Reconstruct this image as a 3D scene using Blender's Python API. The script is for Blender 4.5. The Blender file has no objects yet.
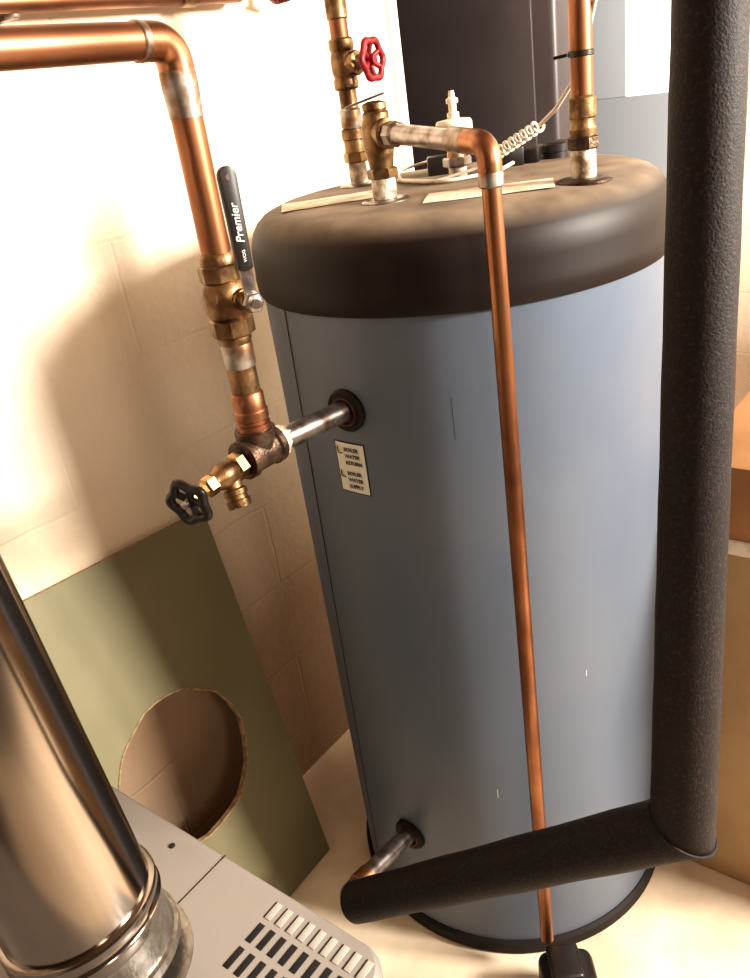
import bpy, bmesh, math, random
from mathutils import Vector, Matrix
random.seed(4)
V=Vector
S=bpy.context.scene
# ---------------------------------------------------------------- helpers
def link(o):
    bpy.context.collection.objects.link(o); return o
def empty(name,loc=(0,0,0)):
    o=bpy.data.objects.new(name,None); o.empty_display_size=.05; o.location=loc; link(o)
    return o
def finish(name,bm,mat,parent=None,angle=35):
    bmesh.ops.recalc_face_normals(bm,faces=bm.faces)
    me=bpy.data.meshes.new(name); bm.to_mesh(me); bm.free()
    for p in me.polygons: p.use_smooth=True
    try: me.set_sharp_from_angle(angle=math.radians(angle))
    except Exception: pass
    mats=mat if isinstance(mat,(list,tuple)) else [mat]
    for m in mats: me.materials.append(m)
    o=bpy.data.objects.new(name,me); link(o)
    if parent: o.parent=parent
    return o
def frame(d):
    d=V(d).normalized()
    up=V((0,0,1)) if abs(d.z)<.95 else V((1,0,0))
    a=d.cross(up).normalized(); b=d.cross(a).normalized()
    return a,b,d
def turn(name,org,d,prof,mat,parent=None,n=40,angle=35,rot=0,caps=True,wave=None):
    """surface of revolution: prof = [(dist along axis, radius)]"""
    a,b,d=frame(d); org=V(org); bm=bmesh.new(); rings=[]
    for t,r in prof:
        ring=[]
        for i in range(n):
            th=2*math.pi*i/n+rot
            rr=r*(wave(th) if wave else 1)
            ring.append(bm.verts.new(org+d*t+a*(math.cos(th)*rr)+b*(math.sin(th)*rr)))
        rings.append(ring)
    for k in range(len(rings)-1):
        for i in range(n):
            j=(i+1)%n
            bm.faces.new((rings[k][i],rings[k][j],rings[k+1][j],rings[k+1][i]))
    if caps:
        for rg in(rings[0],rings[-1]):
            try: bm.faces.new(rg)
            except Exception: pass
    return finish(name,bm,mat,parent,angle)
def fillet(pts,R,seg=8):
    pts=[V(p) for p in pts]; out=[pts[0]]
    for i in range(1,len(pts)-1):
        p0,p,p1=pts[i-1],pts[i],pts[i+1]
        u=(p0-p).normalized(); w=(p1-p).normalized()
        ang=u.angle(w)
        if ang>3.1 or R<=0: out.append(p); continue
        L=min(R/math.tan(ang/2),(p0-p).length*.49,(p1-p).length*.49)
        r=L*math.tan(ang/2)
        c=p+(u+w).normalized()*(r/math.sin(ang/2))
        a=p+u*L-c; bb=p+w*L-c; tot=a.angle(bb)
        ax=a.cross(bb).normalized()
        for k in range(seg+1):
            out.append(c+Matrix.Rotation(tot*k/seg,3,ax)@a)
    out.append(pts[-1]); return out
def tube(name,pts,r,mat,parent=None,R=0,n=28,radii=None,caps=True,seg=8):
    P=fillet(pts,R,seg) if R>0 else [V(p) for p in pts]
    m=len(P); bm=bmesh.new(); rings=[]
    T=[(P[min(i+1,m-1)]-P[max(i-1,0)]).normalized() for i in range(m)]
    a,_,_=frame(T[0])
    for i in range(m):
        if i>0:
            q=T[i-1].rotation_difference(T[i]); a=q@a
        t=T[i]; a=(a-t*a.dot(t)).normalized(); b=t.cross(a)
        rr=radii[i] if radii else r
        ring=[]
        seg0=(P[i]-P[i-1]).normalized() if i>0 else t
        seg1=(P[i+1]-P[i]).normalized() if i<m-1 else t
        half=seg0.angle(seg1)/2 if 0<i<m-1 else 0
        bis=(seg1-seg0)
        k=1/max(math.cos(half),.3)
        for j in range(n):
            th=2*math.pi*j/n
            v=a*math.cos(th)+b*math.sin(th)
            if half>.02:
                w=bis.normalized(); w=(w-t*w.dot(t)).normalized()
                v=v+w*(v.dot(w)*(k-1))
            ring.append(bm.verts.new(P[i]+v*rr))
        rings.append(ring)
    for k in range(m-1):
        for j in range(n):
            j2=(j+1)%n
            bm.faces.new((rings[k][j],rings[k][j2],rings[k+1][j2],rings[k+1][j]))
    if caps:
        bm.faces.new(rings[0]); bm.faces.new(rings[-1])
    return finish(name,bm,mat,parent,50)
def box(name,c,size,mat,parent=None,bev=.003,rot=None,seg=2):
    bm=bmesh.new(); bmesh.ops.create_cube(bm,size=1)
    bmesh.ops.scale(bm,vec=V(size),verts=bm.verts)
    if bev>0: bmesh.ops.bevel(bm,geom=bm.edges[:],offset=bev,segments=seg,affect='EDGES',profile=.5)
    if rot is not None: bmesh.ops.transform(bm,matrix=rot.to_4x4(),verts=bm.verts)
    bmesh.ops.translate(bm,vec=V(c),verts=bm.verts)
    return finish(name,bm,mat,parent,40)
def quadstrip(name,rows,mat,parent=None):
    bm=bmesh.new(); R_=[[bm.verts.new(p) for p in r] for r in rows]
    for i in range(len(R_)-1):
        for j in range(len(R_[i])-1):
            bm.faces.new((R_[i][j],R_[i][j+1],R_[i+1][j+1],R_[i+1][j]))
    return finish(name,bm,mat,parent,60)
def wheel(name,c,d,R,mat,parent,lobes=5,tr=.0045,spokes=4,dish=.006,amp=.07):
    """hand wheel: scalloped rim, spokes, hub"""
    a,b,d=frame(d); c=V(c); bm=bmesh.new(); n=60; m=10; rings=[]
    for i in range(n):
        th=2*math.pi*i/n; rr=R*(1+amp*math.cos(lobes*th))
        u=a*math.cos(th)+b*math.sin(th); ring=[]
        for j in range(m):
            ph=2*math.pi*j/m
            ring.append(bm.verts.new(c+u*(rr+tr*1.2*math.cos(ph))+d*(tr*math.sin(ph))))
        rings.append(ring)
    for i in range(n):
        for j in range(m):
            bm.faces.new((rings[i][j],rings[(i+1)%n][j],rings[(i+1)%n][(j+1)%m],rings[i][(j+1)%m]))
    finish(name+"_rim",bm,mat,parent,60)
    for k in range(spokes):
        th=2*math.pi*(k+.5)/spokes; u=a*math.cos(th)+b*math.sin(th)
        tube(name+"_spoke_%d"%(k+1),[c+d*(-dish)+u*R*.2,c+u*R*.95],tr*.85,mat,parent,n=10)
    turn(name+"_hub",c-d*dish*1.6,d,[(0,R*.26),(dish*1.6,R*.3),(dish*2.4,R*.24)],mat,parent,n=20)
# ---------------------------------------------------------------- materials
def mat(name,col,rough=.5,metal=0,col2=None,nscale=20,bump=0,bscale=60,nlo=.4,nhi=.6,stretch=(1,1,1),rough2=None,spec=.5,detail=6,bdist=.004):
    m=bpy.data.materials.new(name); m.use_nodes=True; nt=m.node_tree; N=nt.nodes; L=nt.links
    bs=N["Principled BSDF"]
    bs.inputs["Base Color"].default_value=(*col,1); bs.inputs["Roughness"].default_value=rough
    bs.inputs["Metallic"].default_value=metal
    bs.inputs["Specular IOR Level"].default_value=spec
    tc=N.new("ShaderNodeTexCoord"); mp=N.new("ShaderNodeMapping"); mp.inputs["Scale"].default_value=stretch
    L.new(tc.outputs["Object"],mp.inputs["Vector"])
    if col2 is not None:
        nz=N.new("ShaderNodeTexNoise"); nz.inputs["Scale"].default_value=nscale; nz.inputs["Detail"].default_value=detail
        L.new(mp.outputs[0],nz.inputs["Vector"])
        mr=N.new("ShaderNodeMapRange"); mr.inputs[1].default_value=nlo; mr.inputs[2].default_value=nhi
        L.new(nz.outputs["Fac"],mr.inputs[0])
        mx=N.new("ShaderNodeMix"); mx.data_type='RGBA'; mx.inputs[6].default_value=(*col,1); mx.inputs[7].default_value=(*col2,1)
        L.new(mr.outputs[0],mx.inputs[0]); L.new(mx.outputs[2],bs.inputs["Base Color"])
        if rough2 is not None:
            m2=N.new("ShaderNodeMapRange"); m2.inputs[3].default_value=rough; m2.inputs[4].default_value=rough2
            L.new(mr.outputs[0],m2.inputs[0]); L.new(m2.outputs[0],bs.inputs["Roughness"])
    if bump>0:
        nb=N.new("ShaderNodeTexNoise"); nb.inputs["Scale"].default_value=bscale; nb.inputs["Detail"].default_value=5
        L.new(mp.outputs[0],nb.inputs["Vector"])
        bp=N.new("ShaderNodeBump"); bp.inputs["Strength"].default_value=bump; bp.inputs["Distance"].default_value=bdist
        L.new(nb.outputs["Fac"],bp.inputs["Height"]); L.new(bp.outputs[0],bs.inputs["Normal"])
    return m
copper=mat("copper_aged",(.44,.205,.105),.34,1,(.15,.062,.034),16,nlo=.34,nhi=.64,stretch=(1,1,.35),rough2=.52)
copper_h=mat("copper_aged_horizontal",(.43,.21,.12),.34,1,(.15,.066,.04),16,nlo=.36,nhi=.66,stretch=(1,.3,1),rough2=.5)
copper_b=mat("copper_elbow",(.45,.22,.12),.33,1,(.18,.08,.045),30,nlo=.35,nhi=.65,rough2=.45)
solder=mat("solder_tinned",(.40,.37,.34),.40,.9,(.22,.12,.06),35,nlo=.42,nhi=.6)
brass=mat("brass_aged",(.27,.17,.085),.40,.9,(.10,.055,.028),40,nlo=.4,nhi=.62,bump=.15,bscale=200)
brass_b=mat("brass_bright",(.42,.28,.13),.32,1,(.22,.14,.065),40)
iron=mat("malleable_iron",(.11,.07,.048),.45,.8,(.045,.028,.02),50,bump=.3,bscale=250)
steel=mat("steel_nipple",(.42,.38,.36),.30,.95,(.13,.09,.07),40,stretch=(1,1,1),nlo=.4,nhi=.65)
galv=mat("galvanised_crusty",(.62,.55,.45),.5,.4,(.2,.13,.08),60,nlo=.42,nhi=.62,bump=.3,bscale=300)
chrome=mat("stainless_flue",(.46,.42,.385),.13,1,(.27,.225,.19),5,nlo=.3,nhi=.7,stretch=(1,1,.25),rough2=.2)
galv2=mat("galvanised_collar",(.36,.34,.31),.34,.95,(.27,.245,.22),90,bump=.15,bscale=180)
blackpl=mat("black_plastic",(.011,.008,.007),.38)
blackrub=mat("black_rubber",(.012,.008,.007),.65,spec=.25)
rust=mat("rusty_brown",(.10,.035,.02),.6,.3,(.05,.02,.012),60)
redm=mat("red_paint",(.24,.009,.014),.45,0,(.13,.007,.010),60,spec=.3)
darkred=mat("dark_red_paint",(.10,.012,.012),.4)
ivory=mat("ivory_plastic",(.68,.61,.50),.4)
paper=mat("paper_label",(.70,.62,.51),.75,0,(.46,.37,.27),25,nlo=.45,nhi=.65)
labelm=mat("label_plate",(.62,.60,.54),.4)
ink=mat("black_ink",(.015,.012,.012),.6)
whiteink=mat("white_ink",(.8,.78,.74),.5)
tankm=mat("tank_blue_grey_enamel",(.094,.120,.166),.42,.1,(.116,.136,.170),3.5,nlo=.35,nhi=.7,bump=.03,bscale=8,rough2=.5)
foam=mat("black_pipe_foam",(.012,.0085,.0085),.65,0,(.036,.025,.023),260,nlo=.52,nhi=.70,bump=.6,bscale=420,bdist=.0013,spec=.3)
foamcut=mat("foam_cut_end",(.07,.055,.045),.9,0,(.035,.028,.022),150)
boilerm=mat("boiler_grey_paint",(.225,.208,.195),.42,.1,(.26,.238,.22),4,bump=.03,bscale=120)
slotm=mat("vent_slot_dark",(.006,.005,.005),.9)
slotl=mat("vent_slot_light",(.36,.34,.31),.5)
green=mat("green_board",(.165,.150,.082),.55,0,(.215,.19,.115),5,nlo=.3,nhi=.75,bump=.05,bscale=30)
boardedge=mat("fibreboard_edge",(.40,.28,.16),.85,0,(.24,.16,.09),80,bump=.4,bscale=200)
card=mat("cardboard",(.42,.29,.16),.8,0,(.36,.24,.13),6)
card2=mat("cardboard_dark",(.34,.17,.07),.8,0,(.27,.13,.05),6)
cable=mat("cable_white",(.62,.56,.46),.45)
cab=mat("furnace_cabinet_paint",(.060,.050,.055),.42,.2,(.075,.064,.068),3)
bluep=mat("blue_grey_door_paint",(.40,.44,.50),.5)
trimm=mat("white_trim_paint",(.78,.72,.62),.5)
def lid_mat():
    m=bpy.data.materials.new("lid_dusty_plastic"); m.use_nodes=True; nt=m.node_tree;N=nt.nodes;L=nt.links
    bs=N["Principled BSDF"]; g=N.new("ShaderNodeNewGeometry"); sp=N.new("ShaderNodeSeparateXYZ"); L.new(g.outputs["Normal"],sp.inputs[0])
    tc=N.new("ShaderNodeTexCoord"); nz=N.new("ShaderNodeTexNoise"); nz.inputs["Scale"].default_value=14; nz.inputs["Detail"].default_value=8
    L.new(tc.outputs["Object"],nz.inputs["Vector"])
    m1=N.new("ShaderNodeMapRange"); m1.inputs[1].default_value=.5; m1.inputs[2].default_value=1.0; L.new(sp.outputs["Z"],m1.inputs[0])
    m2=N.new("ShaderNodeMapRange"); m2.inputs[1].default_value=.3; m2.inputs[2].default_value=.7;m2.inputs[3].default_value=.35; L.new(nz.outputs["Fac"],m2.inputs[0])
    mu=N.new("ShaderNodeMath"); mu.operation='MULTIPLY'; L.new(m1.outputs[0],mu.inputs[0]); L.new(m2.outputs[0],mu.inputs[1])
    mx=N.new("ShaderNodeMix"); mx.data_type='RGBA'; mx.inputs[6].default_value=(.011,.0062,.0055,1); mx.inputs[7].default_value=(.26,.20,.145,1)
    L.new(mu.outputs[0],mx.inputs[0]); L.new(mx.outputs[2],bs.inputs["Base Color"])
    m3=N.new("ShaderNodeMapRange"); m3.inputs[3].default_value=.52; m3.inputs[4].default_value=.8; L.new(mu.outputs[0],m3.inputs[0]); L.new(m3.outputs[0],bs.inputs["Roughness"])
    bs.inputs["Specular IOR Level"].default_value=.28
    return m
lidm=lid_mat()
def block_mat(name,col,axis,z0,u0):
    m=bpy.data.materials.new(name); m.use_nodes=True; nt=m.node_tree;N=nt.nodes;L=nt.links
    bs=N["Principled BSDF"]; bs.inputs["Roughness"].default_value=.8; bs.inputs["Specular IOR Level"].default_value=.25
    tc=N.new("ShaderNodeTexCoord"); sp=N.new("ShaderNodeSeparateXYZ")
    nw=N.new("ShaderNodeTexNoise");nw.inputs["Scale"].default_value=9;nw.inputs["Detail"].default_value=4
    L.new(tc.outputs["Object"],nw.inputs["Vector"])
    wv=N.new("ShaderNodeVectorMath");wv.operation='MULTIPLY_ADD';wv.inputs[1].default_value=(.018,.018,.018)
    L.new(nw.outputs["Color"],wv.inputs[0]);L.new(tc.outputs["Object"],wv.inputs[2]);L.new(wv.outputs[0],sp.inputs[0])
    cb=N.new("ShaderNodeCombineXYZ")
    a1=N.new("ShaderNodeMath");a1.operation='ADD';a1.inputs[1].default_value=u0
    a2=N.new("ShaderNodeMath");a2.operation='ADD';a2.inputs[1].default_value=z0
    L.new(sp.outputs[axis],a1.inputs[0]);L.new(sp.outputs["Z"],a2.inputs[0])
    L.new(a1.outputs[0],cb.inputs[0]);L.new(a2.outputs[0],cb.inputs[1])
    br=N.new("ShaderNodeTexBrick");br.inputs["Scale"].default_value=1;br.inputs["Mortar Size"].default_value=.005;br.inputs["Mortar Smooth"].default_value=1
    br.inputs["Brick Width"].default_value=.4;br.inputs["Row Height"].default_value=.2
    L.new(cb.outputs[0],br.inputs["Vector"])
    nz=N.new("ShaderNodeTexNoise");nz.inputs["Scale"].default_value=3;nz.inputs["Detail"].default_value=8
    L.new(tc.outputs["Object"],nz.inputs["Vector"])
    mx=N.new("ShaderNodeMix");mx.data_type='RGBA';mx.inputs[6].default_value=(*col,1);mx.inputs[7].default_value=(col[0]*.86,col[1]*.80,col[2]*.72,1)
    mr=N.new("ShaderNodeMapRange");mr.inputs[1].default_value=.4;mr.inputs[2].default_value=.75;L.new(nz.outputs["Fac"],mr.inputs[0])
    L.new(mr.outputs[0],mx.inputs[0])
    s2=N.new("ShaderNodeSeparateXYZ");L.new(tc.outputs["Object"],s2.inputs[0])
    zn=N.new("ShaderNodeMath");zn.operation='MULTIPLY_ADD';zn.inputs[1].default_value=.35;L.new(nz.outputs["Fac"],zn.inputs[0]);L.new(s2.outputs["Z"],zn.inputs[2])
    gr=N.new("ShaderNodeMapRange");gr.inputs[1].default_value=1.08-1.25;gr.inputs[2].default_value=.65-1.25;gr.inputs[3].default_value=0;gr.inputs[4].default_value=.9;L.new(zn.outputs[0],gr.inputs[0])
    m5=N.new("ShaderNodeMix");m5.data_type='RGBA';m5.inputs[7].default_value=(.26,.165,.10,1)  # browner low down: shade behind tank and panel put into the wall colour
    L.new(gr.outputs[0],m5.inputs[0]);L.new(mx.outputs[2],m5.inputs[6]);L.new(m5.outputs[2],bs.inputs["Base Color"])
    n2=N.new("ShaderNodeTexNoise");n2.inputs["Scale"].default_value=55;n2.inputs["Detail"].default_value=6;L.new(tc.outputs["Object"],n2.inputs["Vector"])
    n3=N.new("ShaderNodeTexNoise");n3.inputs["Scale"].default_value=5;L.new(tc.outputs["Object"],n3.inputs["Vector"])
    m4=N.new("ShaderNodeMapRange");m4.inputs[1].default_value=.35;m4.inputs[2].default_value=.65;m4.inputs[3].default_value=-.2;m4.inputs[4].default_value=-1.1;L.new(n3.outputs["Fac"],m4.inputs[0])
    ad=N.new("ShaderNodeMath");ad.operation='MULTIPLY_ADD';L.new(br.outputs["Fac"],ad.inputs[0]);L.new(m4.outputs[0],ad.inputs[1]);L.new(n2.outputs["Fac"],ad.inputs[2])
    bp=N.new("ShaderNodeBump");bp.inputs["Strength"].default_value=.45;bp.inputs["Distance"].default_value=.004;L.new(ad.outputs[0],bp.inputs["Height"]);L.new(bp.outputs[0],bs.inputs["Normal"])
    return m
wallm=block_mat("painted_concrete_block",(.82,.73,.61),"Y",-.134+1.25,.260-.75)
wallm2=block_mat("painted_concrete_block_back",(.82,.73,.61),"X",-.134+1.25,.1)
floorm=mat("floor_painted_concrete",(.74,.63,.49),.5,0,(.54,.42,.30),7,nlo=.35,nhi=.7,bump=.1,bscale=40)
ceilm=mat("ceiling_boards",(.30,.20,.12),.8,0,(.22,.14,.08),5)
# ---------------------------------------------------------------- room shell
def slab(name,c,size,mt):
    o=box(name,(0,0,0),size,mt,bev=0); o.location=c; return o
slab("floor",(.6,-.1,-.03),(4.2,4.2,.06),floorm)
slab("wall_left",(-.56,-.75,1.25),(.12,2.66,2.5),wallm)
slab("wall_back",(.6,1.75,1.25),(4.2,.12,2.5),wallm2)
box("trim_1",(-.53,.60,1.25),(.07,.035,2.5),trimm,bev=.004)
slab("ceiling",(.6,-.1,2.54),(4.2,4.2,.06),ceilm)
# ---------------------------------------------------------------- tank
T=empty("water_heater_tank")
RB=.308
turn("body",(0,0,.0),(0,0,1),[(.02,RB),(.4,RB),(.8,RB),(1.242,RB)],tankm,T,n=128)
turn("base_ring",(0,0,0),(0,0,1),[(0,.312),(.004,.316),(.026,.316),(.032,.310),(.032,.30)],blackrub,T,n=128)
turn("lid",(0,0,0),(0,0,1),[(1.231,.300),(1.231,.312),(1.237,.3150),(1.255,.3160),(1.262,.3150),(1.285,.3150),(1.302,.3135),(1.318,.308),(1.330,.300),(1.339,.289),(1.345,.272),(1.3475,.245),(1.3480,.2),(1.3480,.1),(1.348,.001)],lidm,T,n=128,angle=60)
def cylp(ang,z,r): return V((r*math.cos(ang),r*math.sin(ang),z))
rows=[]
for k in range(25):
    z=.033+(1.230-.033)*k/24; a0=math.radians(-120+9*(z/1.22))
    rows.append([cylp(a0-.004,z,RB+.0006),cylp(a0,z,RB+.0014),cylp(a0+.004,z,RB+.0006)])
quadstrip("jacket_seam",rows,ink,T)
lb=[]
az0=math.atan2(-.308,-.040); az1=math.atan2(-.31,.013)
for k in range(5):
    z=.968+.078*k/4
    lb.append([cylp(az0+(az1-az0)*j/5,z,RB+.0012) for j in range(6)])
quadstrip("label_plate",lb,labelm,T)
lb=[]
for k in range(5):
    z=.966+.082*k/4
    lb.append([cylp(az0-.006+(az1-az0+.012)*j/5,z,RB+.0006) for j in range(6)])
quadstrip("label_border",lb,ink,T)
def text(name,body,size,loc,rotm,mt,parent,align='LEFT',shear=0,off=.015):
    cu=bpy.data.curves.new(name,"FONT"); cu.body=body; cu.size=size; cu.align_x=align; cu.extrude=.0001; cu.offset=size*off; cu.shear=shear
    o=bpy.data.objects.new(name,cu); cu.materials.append(mt); link(o)
    o.matrix_world=Matrix.Translation(V(loc))@rotm.to_4x4(); o.parent=parent
    return o
rx=Matrix.Rotation(math.radians(90),3,'X')
for i,(s_,z) in enumerate((("BOILER",1.034),("WATER",1.0235),("RETURN",1.013),("BOILER",.996),("WATER",.9855),("SUPPLY",.975))):
    text("label_text_%d"%(i+1),s_,.0080,(-.0225,-.3105,z),rx,ink,T,off=.03)
for i,z in enumerate((1.034,.996)):
    tube("label_arrow_%d"%(i+1),[(-.027,-.3102,z-.004),(-.035,-.3092,z-.004),(-.035,-.3092,z+.006)],.0008,ink,T,n=6)
for nm,(x,z) in {"upper_port":(-.006,1.098),"lower_port":(-.018,.256)}.items():
    turn(nm+"_grommet",(x,-.300,z),(0,-1,0),[(0,.031),(.012,.031),(.016,.028),(.016,.021),(.011,.019),(.011,.016)],blackrub,T,n=48)
    turn(nm+"_rim",(x,-.300,z),(0,-1,0),[(.011,.0225),(.0175,.0215),(.0175,.0185),(.012,.0185)],rust,T,n=40)
for i,(a,z,l) in enumerate(((math.radians(-62),1.06,.06),(math.radians(-30),.62,.012),(math.radians(-60),.40,.02))):
    quadstrip("scratch_%d"%(i+1),[[cylp(a-.0012,z,RB+.0004),cylp(a+.0012,z,RB+.0004)],[cylp(a-.0012,z+l,RB+.0004),cylp(a+.0012,z+l,RB+.0004)]],ink if i==0 else whiteink,T)
def flat(name,c,w,h,ang,mt,parent,z=1.3488):
    ca,sa=math.cos(ang),math.sin(ang)
    rows=[]
    for v in(-.5,0,.5):
        rows.append([V((c[0]+u*w*ca-v*h*sa,c[1]+u*w*sa+v*h*ca,z+random.uniform(0,.0010))) for u in(-.5,-.2,.1,.5)])
    return quadstrip(name,rows,mt,parent)
flat("paper_label_1",(-.125,-.120),.17,.09,math.radians(42),paper,T)
flat("paper_label_2",(.125,-.105),.17,.09,math.radians(28),paper,T)
for i,(x,y,r) in enumerate(((-.195,.025,.033),(-.017,-.145,.034),(-.012,.04,.036),(.235,-.05,.036))):
    turn("lid_escutcheon_%d"%(i+1),(x,y,1.346),(0,0,1),[(0,r),(.003,r),(.005,r*.9),(.005,r*.5)],steel if i!=3 else iron,T,n=40)
turn("lid_plug",(.065,.215,1.345),(0,0,1),[(0,.024),(.012,.024),(.013,.027),(.024,.027),(.027,.024),(.027,.0)],blackpl,T,n=24,angle=25)
box("sensor_block_1",(.02,.14,1.362),(.05,.03,.03),blackpl,T,.004,Matrix.Rotation(.6,3,'Z'))
box("sensor_block_2",(-.075,.10,1.362),(.055,.03,.03),blackpl,T,.004,Matrix.Rotation(.6,3,'Z'))
box("sensor_block_3",(.045,.17,1.358),(.03,.03,.022),blackpl,T,.004,Matrix.Rotation(.3,3,'Z'))
# ---------------------------------------------------------------- air vent on centre
A=empty("air_vent",(-.012,.04,1.35))
def vt(nm,z,prof,m_,n=36,angle=35): turn(nm,(0,0,z-1.35),(0,0,1),prof,m_,A,n=n,angle=angle)
vt("nipple",1.3515,[(0,.014),(.018,.014)],galv)
vt("hex",1.365,[(0,.020),(.002,.022),(.012,.022),(.014,.020)],steel,6,20)
vt("neck",1.379,[(0,.015),(.012,.013),(.02,.013)],brass)
vt("cap",1.399,[(0,.016),(.004,.024),(.008,.0275),(.028,.0275),(.032,.025),(.034,.010),(.034,.009)],ivory,24,25)
vt("stem",1.433,[(0,.009),(.008,.009),(.009,.006),(.02,.006),(.021,.009),(.027,.009),(.029,.005),(.038,.004)],ivory)
# ---------------------------------------------------------------- left copper riser with ball valve
K=empty("copper_riser_pipe")
px,py=-.018,-.471
tube("copper_run",[(px,-.77,2.45),(px,-.77,1.570),(px,py-.025,1.566)],.0175,copper_h,K,R=.03)
tube("copper_elbow",[(px,py-.045,1.566),(px,py,1.564),(px,py,1.520)],.0188,copper_b,K,R=.030,seg=10)
turn("elbow_cup_1",(px,py-.036,1.566),(0,-1,0),[(0,.0188),(.003,.0193),(.008,.0193),(.010,.0176)],solder,K)
turn("elbow_cup_2",(px,py,1.537),(0,0,-1),[(0,.0188),(.003,.0193),(.018,.0193),(.045,.0176)],solder,K)
tube("copper_riser",[(px,py,1.53),(px,py,1.34)],.0170,copper,K)
def kt(nm,z,prof,m_,n=36,angle=35,rot=0): turn(nm,(px,py,z),(0,0,-1),prof,m_,K,n=n,angle=angle,rot=rot)
kt("valve_union_top",1.352,[(0,.0185),(.004,.021),(.012,.0215)],brass)
kt("valve_hex_top",1.340,[(0,.023),(.002,.0255),(.018,.0255),(.020,.023)],brass,8,20)
kt("valve_body",1.320,[(0,.021),(.004,.0245),(.014,.0275),(.028,.0275),(.038,.0245),(.042,.022)],brass)
kt("valve_hex_bottom",1.278,[(0,.023),(.002,.0265),(.02,.0265),(.022,.023)],brass,8,20)
kt("valve_collar",1.256,[(0,.020),(.004,.0205),(.010,.019)],brass)
kt("solder_joint",1.248,[(0,.0185),(.003,.0195),(.028,.0195),(.031,.0178)],solder)
kt("copper_stub",1.218,[(0,.0175),(.06,.0175)],brass)
kt("adapter_cup",1.185,[(0,.018),(.003,.0200),(.022,.0200),(.024,.0215),(.034,.0215),(.036,.019),(.040,.019),(.041,.0215),(.050,.0215)],copper_b)
sd=V((.93,-.37,0)).normalized()
turn("valve_stem",(px,py,1.300),(1,-.05,0),[(0,.012),(.034,.012)],brass_b,K,n=24)
sc=V((px+.030,py-.002,1.300))
turn("stem_boss",sc,sd,[(0,.011),(.022,.0105)],brass_b,K,n=24)
turn("stem_nut",sc+sd*.025,sd,[(0,.011),(.001,.0120),(.008,.0120),(.010,.010),(.011,.006),(.016,.0055)],steel,K,n=6,angle=20)
ang=math.atan2(sd.y,sd.x); lv=Matrix.Rotation(ang,3,'Z')
lc=sc+sd*.0265
box("lever_root",lc+V((.0,.0,.027)),(.004,.015,.06),steel,K,.0015,lv)
gc=lc+V((0,0,.089)); bx=V((0,0,1)); nx=lv@V((1,0,0)); by=nx.cross(bx)
bm=bmesh.new(); prof=[]
hw,hl=.0102,.054
for s_,a0 in((1,0),(-1,180)):
    rr=hw if s_>0 else hw*.45
    for k in range(11):
        a=math.radians(a0+180*k/10)
        if s_>0: prof.append((math.cos(a)*hw,hl-hw+math.sin(a)*hw))
        else:
            prof.append((math.cos(a)*hw*.86,-(hl-.004)+math.sin(a)*.004))
ly=[]
for dx,ins in((-.0040,.0012),(-.0030,0),(.0026,0),(.0036,.0006),(.0040,.0016)):
    ly.append([bm.verts.new(gc+nx*dx+by*(p[0]*(1-ins/hw))+bx*(p[1]*(1-ins/hl))) for p in prof])
n=len(prof)
for a_,b_ in zip(ly,ly[1:]):
    for i in range(n): bm.faces.new((a_[i],a_[(i+1)%n],b_[(i+1)%n],b_[i]))
bm.faces.new(ly[0]); bm.faces.new(ly[-1])
finish("lever_grip",bm,blackpl,K,30)
rotm=Matrix((bx,by,nx)).transposed()
text("lever_lettering","Premier",.0125,gc+nx*.0044-by*.0035+V((0,0,-.024)),rotm,whiteink,K,shear=.25)
text("lever_lettering_small","WOG",.005,gc+nx*.0044-by*.002+V((0,0,-.044)),rotm,whiteink,K)
turn("lever_hole",gc+nx*.0040+V((0,0,.043)),nx,[(0,.0032),(.0004,.0032)],steel,K,n=16)
tz=1.106
turn("tee_run",(px,py+.030,tz-.002),(0,-1,0),[(0,.019),(.001,.025),(.010,.0255),(.013,.0225),(.03,.0225),(.048,.0225),(.051,.0255),(.060,.025),(.061,.018)],iron,K)
turn("tee_branch",(px,py,tz),(0,0,1),[(0,.0215),(.018,.0215),(.020,.0255),(.030,.0255),(.031,.020)],iron,K)
tube("nipple",[(px,py+.02,tz-.002),(-.006,-.3095,1.099)],.0155,steel,K)
turn("nipple_bushing",(px,py+.030,tz-.002),(0,1,-.06),[(0,.021),(.010,.021),(.011,.018),(.018,.0175)],galv,K,n=8,angle=20)
dy=py-.032; dz=tz-.004
turn("drain_hex",(px,dy,dz),(0,-1,-.08),[(0,.015),(.002,.0175),(.014,.0175),(.016,.014)],brass_b,K,n=6,angle=20)
turn("drain_body",(px,dy-.014,dz-.001),(0,-1,-.08),[(0,.013),(.01,.0165),(.024,.0165),(.030,.013),(.036,.012)],brass,K)
turn("drain_packing_nut",(px,dy-.048,dz-.004),(0,-1,-.10),[(0,.010),(.002,.013),(.014,.013),(.016,.009),(.022,.006),(.046,.005)],brass_b,K,n=6,angle=20)
turn("drain_outlet",(px,dy-.024,dz-.004),(.35,-.12,-1),[(0,.012),(.018,.012),(.020,.0155),(.026,.0155),(.027,.0135),(.032,.0135),(.033,.0155),(.042,.015),(.042,.010),(.036,.009)],brass,K,n=30)
wheel("drain_handwheel",(px,dy-.091,dz-.010),(.25,-1,-.08),.0235,blackpl,K,lobes=5,tr=.0055,spokes=5,dish=.004,amp=.12)
turn("drain_wheel_screw",(px,dy-.094,dz-.010),(.25,-1,-.08),[(0,.005),(.005,.005),(.006,.003)],steel,K,n=12)
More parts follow.
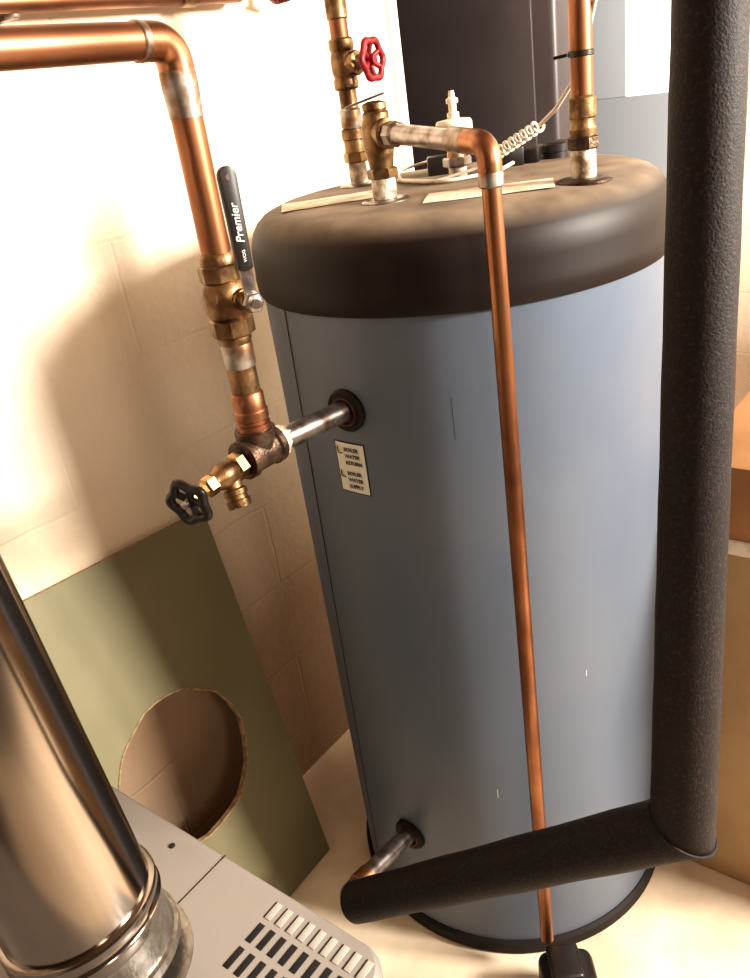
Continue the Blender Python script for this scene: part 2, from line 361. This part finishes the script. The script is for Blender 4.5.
# ---------------------------------------------------------------- relief valve & discharge pipe
Rl=empty("relief_valve_discharge_pipe")
vx,vy=-.017,-.145; az=1.437
def rt(nm,z,prof,m_,n=36,angle=35): turn(nm,(vx,vy,z),(0,0,1),prof,m_,Rl,n=n,angle=angle)
rt("nipple",1.3515,[(0,.0165),(.008,.0175),(.03,.0165),(.034,.0155)],galv)
rt("hex_base",1.378,[(0,.018),(.002,.0215),(.012,.0215),(.014,.018)],brass,6,20)
rt("valve_body",1.391,[(0,.016),(.012,.018),(.03,.021),(.056,.021),(.064,.018),(.070,.018),(.074,.014)],brass)
rt("valve_cap",1.463,[(0,.014),(.003,.017),(.010,.0165),(.013,.008)],brass,18,20)
box("test_lever",(vx-.010,vy-.006,1.478),(.055,.014,.003),steel,Rl,.001,Matrix.Rotation(.5,3,'Z')@Matrix.Rotation(math.radians(-12),3,'Y'))
ex,ey,ez=.224,-.268,1.423
ad=(V((ex,ey,ez))-V((vx,vy,az)))
turn("outlet_boss",(vx,vy,az),ad,[(0,.016),(.022,.017),(.024,.0195),(.034,.0195),(.036,.015)],brass,Rl,n=30)
turn("outlet_adapter",V((vx,vy,az))+ad.normalized()*.036,ad,[(0,.0145),(.004,.0165),(.020,.0165),(.024,.0135)],steel,Rl,n=8,angle=20)
s0=V((vx,vy,az))+ad.normalized()*.055
tube("tinned_arm",[s0,V((ex,ey,ez))-ad.normalized()*.05],.0127,steel,Rl)
turn("tinned_collar",V((ex,ey,ez))-ad.normalized()*.078,ad,[(0,.0128),(.002,.0142),(.034,.0142),(.036,.0128)],solder,Rl)
tube("copper_elbow",[V((ex,ey,ez))-ad.normalized()*.046,(ex,ey,ez),(ex,ey,ez-.042)],.0138,copper_b,Rl,R=.022,seg=10)
turn("elbow_cup",(ex,ey,ez-.030),(0,0,-1),[(0,.0138),(.002,.0143),(.014,.0143),(.016,.012)],solder,Rl)
tube("discharge_tube",[(ex,ey,ez-.035),(ex+.006,ey,.095)],.0113,copper,Rl,caps=False)
# ---------------------------------------------------------------- gate valve pipe
G=empty("gate_valve_pipe")
gx,gy=-.195,.025
def gt(nm,z,prof,m_,n=32,angle=35): turn(nm,(gx,gy,z),(0,0,1),prof,m_,G,n=n,angle=angle)
gt("nipple",1.3515,[(0,.015),(.036,.015)],galv)
gt("hex",1.384,[(0,.018),(.002,.0205),(.014,.0205),(.016,.018)],brass,6,20)
gt("union",1.400,[(0,.017),(.018,.017),(.020,.019),(.034,.019),(.036,.016)],brass)
gt("coupling",1.436,[(0,.016),(.004,.0175),(.026,.0175),(.030,.0145)],solder)
gt("pipe_lower",1.46,[(0,.0143),(.04,.0143)],brass)
gt("gate_body",1.492,[(0,.0165),(.003,.0195),(.014,.0195),(.018,.0175),(.026,.020),(.046,.020),(.054,.0175),(.058,.0195),(.070,.0195),(.073,.0165)],brass)
gd=V((1,.04,.03)).normalized()
turn("bonnet",V((gx,gy,1.527)),gd,[(0,.016),(.018,.016),(.020,.0180),(.028,.0180),(.030,.011),(.040,.010),(.042,.005),(.058,.0045)],brass,G,n=8,angle=20)
wheel("handwheel",V((gx,gy,1.527))+gd*.056,gd,.0265,redm,G,lobes=6,tr=.0048,spokes=6,dish=.006)
gt("pipe_upper",1.562,[(0,.0143),(.9,.0143)],copper)
gt("sleeve",1.590,[(0,.0145),(.002,.0165),(.03,.0165),(.032,.0145)],brass)
gt("sleeve_upper",1.64,[(0,.0145),(.002,.0172),(.05,.0172),(.052,.0145)],brass)
# ---------------------------------------------------------------- right copper pipe on tank
H=empty("copper_outlet_pipe")
hx,hy=.235,-.05
def ht(nm,z,prof,m_,n=32,angle=35): turn(nm,(hx,hy,z),(0,0,1),prof,m_,H,n=n,angle=angle)
ht("nipple",1.3515,[(0,.0155),(.006,.0165),(.038,.0155)],galv)
ht("union_hex",1.386,[(0,.018),(.002,.0205),(.014,.0205),(.016,.018)],iron,8,20)
ht("union_ring",1.402,[(0,.017),(.008,.0175),(.011,.0155),(.022,.0155)],brass)
ht("adapter",1.422,[(0,.0155),(.002,.0170),(.024,.0170),(.027,.0143)],brass)
ht("pipe",1.44,[(0,.0140),(1.0,.0140)],copper)
ht("cable_tie",1.492,[(0,.0145),(.001,.0163),(.006,.0163),(.007,.0145)],blackpl)
tube("tie_tail",[(hx-.015,hy-.008,1.4955),(hx-.03,hy-.014,1.494)],.002,blackpl,H,n=8)
# ---------------------------------------------------------------- cables
Cb=empty("sensor_cable")
tube("lead",[(hx+.024,hy,2.0),(hx+.022,hy,1.56),(hx-.004,hy+.020,1.50),(hx-.018,hy+.02,1.468),(.185,-.02,1.435),(.150,.0,1.415)],.0028,cable,Cb,R=.02,n=10)
pts=[]
c0=V((.150,.0,1.415)); c1=V((.06,.03,1.378)); dd=(c1-c0); aa,bb,_=frame(dd)
for i in range(8*12+1):
    t=i/96; th=2*math.pi*8*t
    pts.append(c0+dd*t+(aa*math.cos(th)+bb*math.sin(th))*.0075)
tube("coil",pts,.0022,cable,Cb,n=8)
tube("tail",[c1,(.03,.03,1.362),(-.02,-.02,1.352),(-.09,.0,1.353),(-.15,.07,1.36),(-.1,.12,1.37)],.0024,cable,Cb,R=.03,n=8)
tube("grey_lead",[(-.12,.03,1.351),(-.06,.0,1.352),(0,-.02,1.352),(.05,.05,1.352),(.04,.12,1.355)],.003,cable,Cb,R=.03,n=8)
# ---------------------------------------------------------------- foam insulated pipe
Fm=empty("foam_insulated_pipe")
corner=V((.506,-.424,.692)); top=V((.481,-.353,1.521)); d=(top-corner)
lend0=V((.004,-.505,.305)); lend=lend0.lerp(corner,.025)
P=[]
rad=[]
n1=14
for i in range(n1): 
    t=i/n1; P.append(lend.lerp(corner,t)); rad.append(.0325+.0006*math.sin(i*1.7)+.0035*t)
P.append(corner); rad.append(.0360)
n2=24
for i in range(1,n2+1):
    t=1.16*i/n2; P.append(corner+d*t); rad.append(.0360-.0066*min(t,1)+.0003*math.sin(i*2.1))
tube("foam_sleeve",P,.035,foam,Fm,radii=rad,n=56)
du=(corner-lend).normalized()
turn("foam_cut_face",lend-du*.0006,du,[(0,.0170),(0,.0318),(.0005,.0325)],foamcut,Fm,n=48,caps=False)
tube("pipe_above_foam",[corner+d*1.15,(corner.x+d.x*1.15,corner.y+d.y*1.15,2.5)],.0143,copper,Fm)
bisn=(d.normalized()+du).normalized()
lip=[]
side=d.normalized().cross(du).normalized(); inn=bisn.cross(side).normalized()
for k in range(41):
    a=2*math.pi*k/40
    hf=d.normalized().angle(du)/2
    lip.append(corner+side*math.cos(a)*.0365+inn*math.sin(a)*.0365/math.cos(hf))
tube("mitre_lip",lip,.0022,foam,Fm,n=8)
tube("pipe_stub",[(-.018,-.3095,.259),(-.020,-.492,.290),lend+du*.08],.0160,steel,Fm,R=.02)
turn("stub_coupling",(-.0185,-.43,.2790),(0,-1,.165),[(0,.016),(.002,.0190),(.030,.0190),(.032,.0165)],copper_b,Fm)
# ---------------------------------------------------------------- boiler
B=empty("boiler")
bz=.69; by1=-.728; bx1=.312
bx0,by0=-.27,-1.75
def rounded_slab(name,x0,x1,y0,y1,z0,z1,r,mt,parent,bev=.010):
    bm=bmesh.new(); pts=[]
    for cx,cy,a0 in((x1-r,y1-r,0),(x0+r,y1-r,90),(x0+r,y0+r,180),(x1-r,y0+r,270)):
        for k in range(9):
            a=math.radians(a0+90*k/8); pts.append((cx+r*math.cos(a),cy+r*math.sin(a)))
    def ring(ins,z):
        cx,cy=(x0+x1)/2,(y0+y1)/2
        return [bm.verts.new((p[0]-math.copysign(ins,p[0]-cx),p[1]-math.copysign(ins,p[1]-cy),z)) for p in pts]
    R_=[ring(0,z0),ring(0,z1-bev),ring(bev*.12,z1-bev*.5),ring(bev*.4,z1-bev*.15),ring(bev,z1)]
    n=len(pts)
    for a,b in zip(R_,R_[1:]):
        for i in range(n): bm.faces.new((a[i],a[(i+1)%n],b[(i+1)%n],b[i]))
    bm.faces.new(R_[0]); bm.faces.new(R_[-1])
    return finish(name,bm,mt,parent,30)
rounded_slab("top_cover",bx0,bx1,by0,by1,bz-.05,bz,.035,boilerm,B)
rounded_slab("cabinet",bx0+.008,bx1-.008,by0+.008,by1-.008,0,bz-.052,.03,boilerm,B,bev=.002)
for r_,(ya,yb,xa,xb,nn) in enumerate(((-.766,-.744,.165,.295,9),(-.797,-.773,.165,.295,9),(-.831,-.805,.165,.295,9))):
    for k in range(nn):
        x=xa+(xb-xa)*k/(nn-1)
        box("vent_slot_%d_%d"%(r_+1,k+1),(x,(ya+yb)/2,bz+.0002),(.0080,yb-ya,.0012),slotm if r_>0 else slotl,B,.0004)
        if r_==0: box("vent_slot_shadow_%d"%(k+1),(x-.0048,(ya+yb)/2,bz+.0002),(.0018,yb-ya,.0014),slotm,B,.0003)
box("cover_joint",(.06,-.80,bz+.0001),(.0016,.14,.0006),slotm,B,0)
turn("cover_screw",(-.010,-.755,bz),(0,0,1),[(0,.004),(.001,.004),(.002,.003)],slotm,B,n=12)
# ---------------------------------------------------------------- flue
Fl=empty("flue_pipe")
fdir=V((-.137,-.013,1)).normalized(); fb=V((.054,-.897,bz+.002))
def ft(nm,z,prof,m_,n=72,angle=35): turn(nm,fb+fdir*(z-bz),fdir,prof,m_,Fl,n=n,angle=angle)
turn("base_flange",(fb.x,fb.y,bz+.0005),(0,0,1),[(0,.090),(.003,.090),(.004,.084)],galv2,Fl,n=60)
ft("collar",bz,[(.010,.081),(.014,.083),(.022,.083),(.024,.080),(.062,.0785)],galv2)
ft("stainless_pipe",.750,[(0,.0795),(.004,.0805),(.014,.0805),(.017,.0770),(.10,.0770),(.5,.0770),(1.7,.0770)],chrome)
ft("clamp_band",.762,[(0,.0795),(.001,.0825),(.004,.0832),(.006,.0818),(.018,.0818),(.020,.0832),(.023,.0825),(.024,.0795)],chrome)
ft("clamp_band_low",.705,[(0,.080),(.001,.0845),(.010,.0845),(.011,.080)],galv2)
fdv=V((.65,-.76,0)).normalized(); fo=fb+fdir*.022+fdv*.087
turn("clamp_bolt",fo-V((-.02,-.017,0)),V((-.76,-.65,0)),[(0,.006),(.006,.006),(.0065,.0035),(.05,.0035)],steel,Fl,n=6,angle=20)
box("clamp_lug",fo,(.012,.02,.014),galv2,Fl,.002,Matrix.Rotation(-.86,3,'Z'))
# ---------------------------------------------------------------- leaning green panel with hole
Gp=empty("fibreboard_panel")
TR=V((-.487,-.232,.800)); BR=V((-.300,-.269,0.002)); TL=V((-.487,-1.10,.862)); BL=V((-.300,-1.14,.002))
nrm=(TR-BR).cross(TL-TR).normalized()
if nrm.x<0: nrm=-nrm
bm=bmesh.new()
def plane_pt(y,z):
    x=BR.x-((y-BR.y)*nrm.y+(z-BR.z)*nrm.z)/nrm.x
    return V((x,y,z))
def seg(a,b,n):
    return [a.lerp(b,i/n) for i in range(n)]
outer=seg(BR,TR,10)+seg(TR,TL,10)+seg(TL,BL,10)+seg(BL,BR,10)
outer=[plane_pt(p.y,p.z) for p in outer]
N_=len(outer)
inner=[]
cy,cz=-.487,.396
for i in range(N_):
    p=outer[i]
    a=math.atan2(p.z-cz,p.y-cy); r=.145*(1+.012*math.sin(5*a)+.01*math.sin(11*a+1))
    inner.append(plane_pt(cy+r*math.cos(a),cz+r*math.sin(a)))
th=.012
fo_=[bm.verts.new(p) for p in outer]; fi=[bm.verts.new(p) for p in inner]
bo=[bm.verts.new(p-nrm*th) for p in outer]; bi=[bm.verts.new(p-nrm*th) for p in inner]
for i in range(N_):
    j=(i+1)%N_
    bm.faces.new((fo_[i],fo_[j],fi[j],fi[i])).material_index=0
    bm.faces.new((bo[i],bi[i],bi[j],bo[j])).material_index=1
    bm.faces.new((fo_[i],bo[i],bo[j],fo_[j])).material_index=1
    bm.faces.new((fi[i],fi[j],bi[j],bi[i])).material_index=1
finish("board",bm,[green,boardedge],Gp,30)
rg=[p+nrm*.0006 for p in inner]
tube("cut_edge",rg+[rg[0]],.0018,boardedge,Gp,n=6)
# ---------------------------------------------------------------- carton right
Cx=empty("cardboard_box")
box("body",(.56,.30,.375),(.43,.42,.75),card,Cx,.004)
box("lid_flap",(.56,.30,.835),(.44,.43,.13),card2,Cx,.004)
box("lid_rim",(.56,.30,.76),(.45,.44,.025),paper,Cx,.002)
box("tape",(.665,.088,.60),(.05,.002,.30),paper,Cx,0)
# ---------------------------------------------------------------- small drain box
Dp=empty("condensate_pump")
rounded=Matrix.Rotation(math.radians(38),3,'Z')
box("housing",(.296,-.316,.054),(.095,.11,.106),blackpl,Dp,.020,rounded,4)
box("cover",(.282,-.304,.112),(.055,.065,.018),blackpl,Dp,.007,rounded,3)
# ---------------------------------------------------------------- background
Fc=empty("furnace_cabinet")
box("cabinet",(-.80,1.15,1.10),(.94,.20,2.2),cab,Fc,.02,None,4)
box("door_panel",(-.80,1.046,1.10),(.82,.012,1.9),cab,Fc,.004)
Dr=empty("door_1")
glow=bpy.data.materials.new("daylight_glass"); glow.use_nodes=True
gb=glow.node_tree.nodes["Principled BSDF"]; gb.inputs["Base Color"].default_value=(1,.97,.92,1); gb.inputs["Emission Color"].default_value=(1,.95,.86,1); gb.inputs["Emission Strength"].default_value=3
dx0,dx1=-.75,-.035; wx0,wx1=-.385,-.13; wz0,wz1=1.345,1.93
box("bottom_rail",((dx0+dx1)/2,1.665,wz0/2),(dx1-dx0,.045,wz0),bluep,Dr,.003)
box("top_rail",((dx0+dx1)/2,1.665,(wz1+2.03)/2),(dx1-dx0,.045,2.03-wz1),bluep,Dr,.003)
box("stile_1",((dx0+wx0)/2,1.665,(wz0+wz1)/2),(wx0-dx0,.045,wz1-wz0),bluep,Dr,.003)
box("stile_2",((dx1+wx1)/2,1.665,(wz0+wz1)/2),(dx1-wx1,.045,wz1-wz0),bluep,Dr,.003)
box("glass",((wx0+wx1)/2,1.67,(wz0+wz1)/2),(wx1-wx0,.006,wz1-wz0),glow,Dr,0)
turn("knob",(-.09,1.642,1.0),(0,-1,0),[(0,.010),(.03,.010),(.035,.022),(.05,.026),(.06,.018),(.062,.001)],steel,Dr,n=24)
# pipe high on left wall
Hp=empty("wall_copper_pipe")
tube("pipe",[(-.455,-1.7,1.658),(-.455,.08,1.665)],.0143,copper_h,Hp)
turn("coupling",(-.455,-.05,1.664),(0,1,0),[(0,.0145),(.002,.0168),(.03,.0168),(.032,.0145)],brass,Hp)
tube("riser",[(-.455,.06,1.665),(-.455,.10,1.665),(-.455,.10,2.45)],.0143,copper,Hp,R=.02)
for i,y in enumerate((-.9,-.35)):
    box("strap_%d"%(i+1),(-.478,y,1.66),(.045,.012,.034),steel,Hp,.003)
tube("branch",[(-.455,.10,1.70),(-.43,.17,1.70),(-.43,.17,1.665)],.008,brass,Hp,R=.01)
wheel("handwheel",(-.43,.17,1.656),(.3,-.2,-1),.020,darkred,Hp,lobes=5,tr=.004,spokes=4)
# ---------------------------------------------------------------- lights
def area(name,loc,target,size,size_y,power,col):
    l=bpy.data.lights.new(name,"AREA"); l.shape='RECTANGLE'; l.size=size; l.size_y=size_y; l.energy=power; l.color=col
    o=bpy.data.objects.new(name,l); link(o); o.location=loc
    o.rotation_euler=(V(target)-V(loc)).to_track_quat('-Z','Y').to_euler(); return o
area("window_daylight",(2.5,.50,2.10),(-.3,-.25,1.05),.5,.55,235,(1,.925,.82))
area("back_window_daylight",(.9,1.5,2.1),(0,-.3,.8),.7,.7,10,(1,.88,.72))
area("added_front_fill",(2.1,-1.3,2.0),(0,-.2,.8),.35,.8,11,(1,.82,.66))  # unseen fill, added to brighten the tank front and streak the flue
w=bpy.data.worlds.new("room_world"); S.world=w; w.use_nodes=True
nt=w.node_tree; bg=nt.nodes["Background"]; bg.inputs[0].default_value=(1,.62,.38,1); bg.inputs[1].default_value=.09
# ---------------------------------------------------------------- camera
f,th_,ro,ps=828.63,0.4555,0.1516,0.7097
F=V((-math.sin(ps)*math.cos(th_),math.cos(ps)*math.cos(th_),-math.sin(th_)))
Rt=V((math.cos(ps),math.sin(ps),0)); Dn=F.cross(Rt)
X=Rt*math.cos(ro)+Dn*math.sin(ro); Y=-Rt*math.sin(ro)+Dn*math.cos(ro)
cd=bpy.data.cameras.new("camera"); cd.sensor_fit='HORIZONTAL'; cd.sensor_width=36; cd.lens=36*f/750; cd.clip_start=.02
co=bpy.data.objects.new("camera",cd); link(co)
M=Matrix((X,-Y,-F)).transposed().to_4x4(); M.translation=V((.7174,-1.1167,1.5022)); co.matrix_world=M
S.camera=co
S.view_settings.view_transform='Standard'
try: S.view_settings.look='Medium High Contrast'
except Exception: S.view_settings.look='None'
S.view_settings.exposure=.1
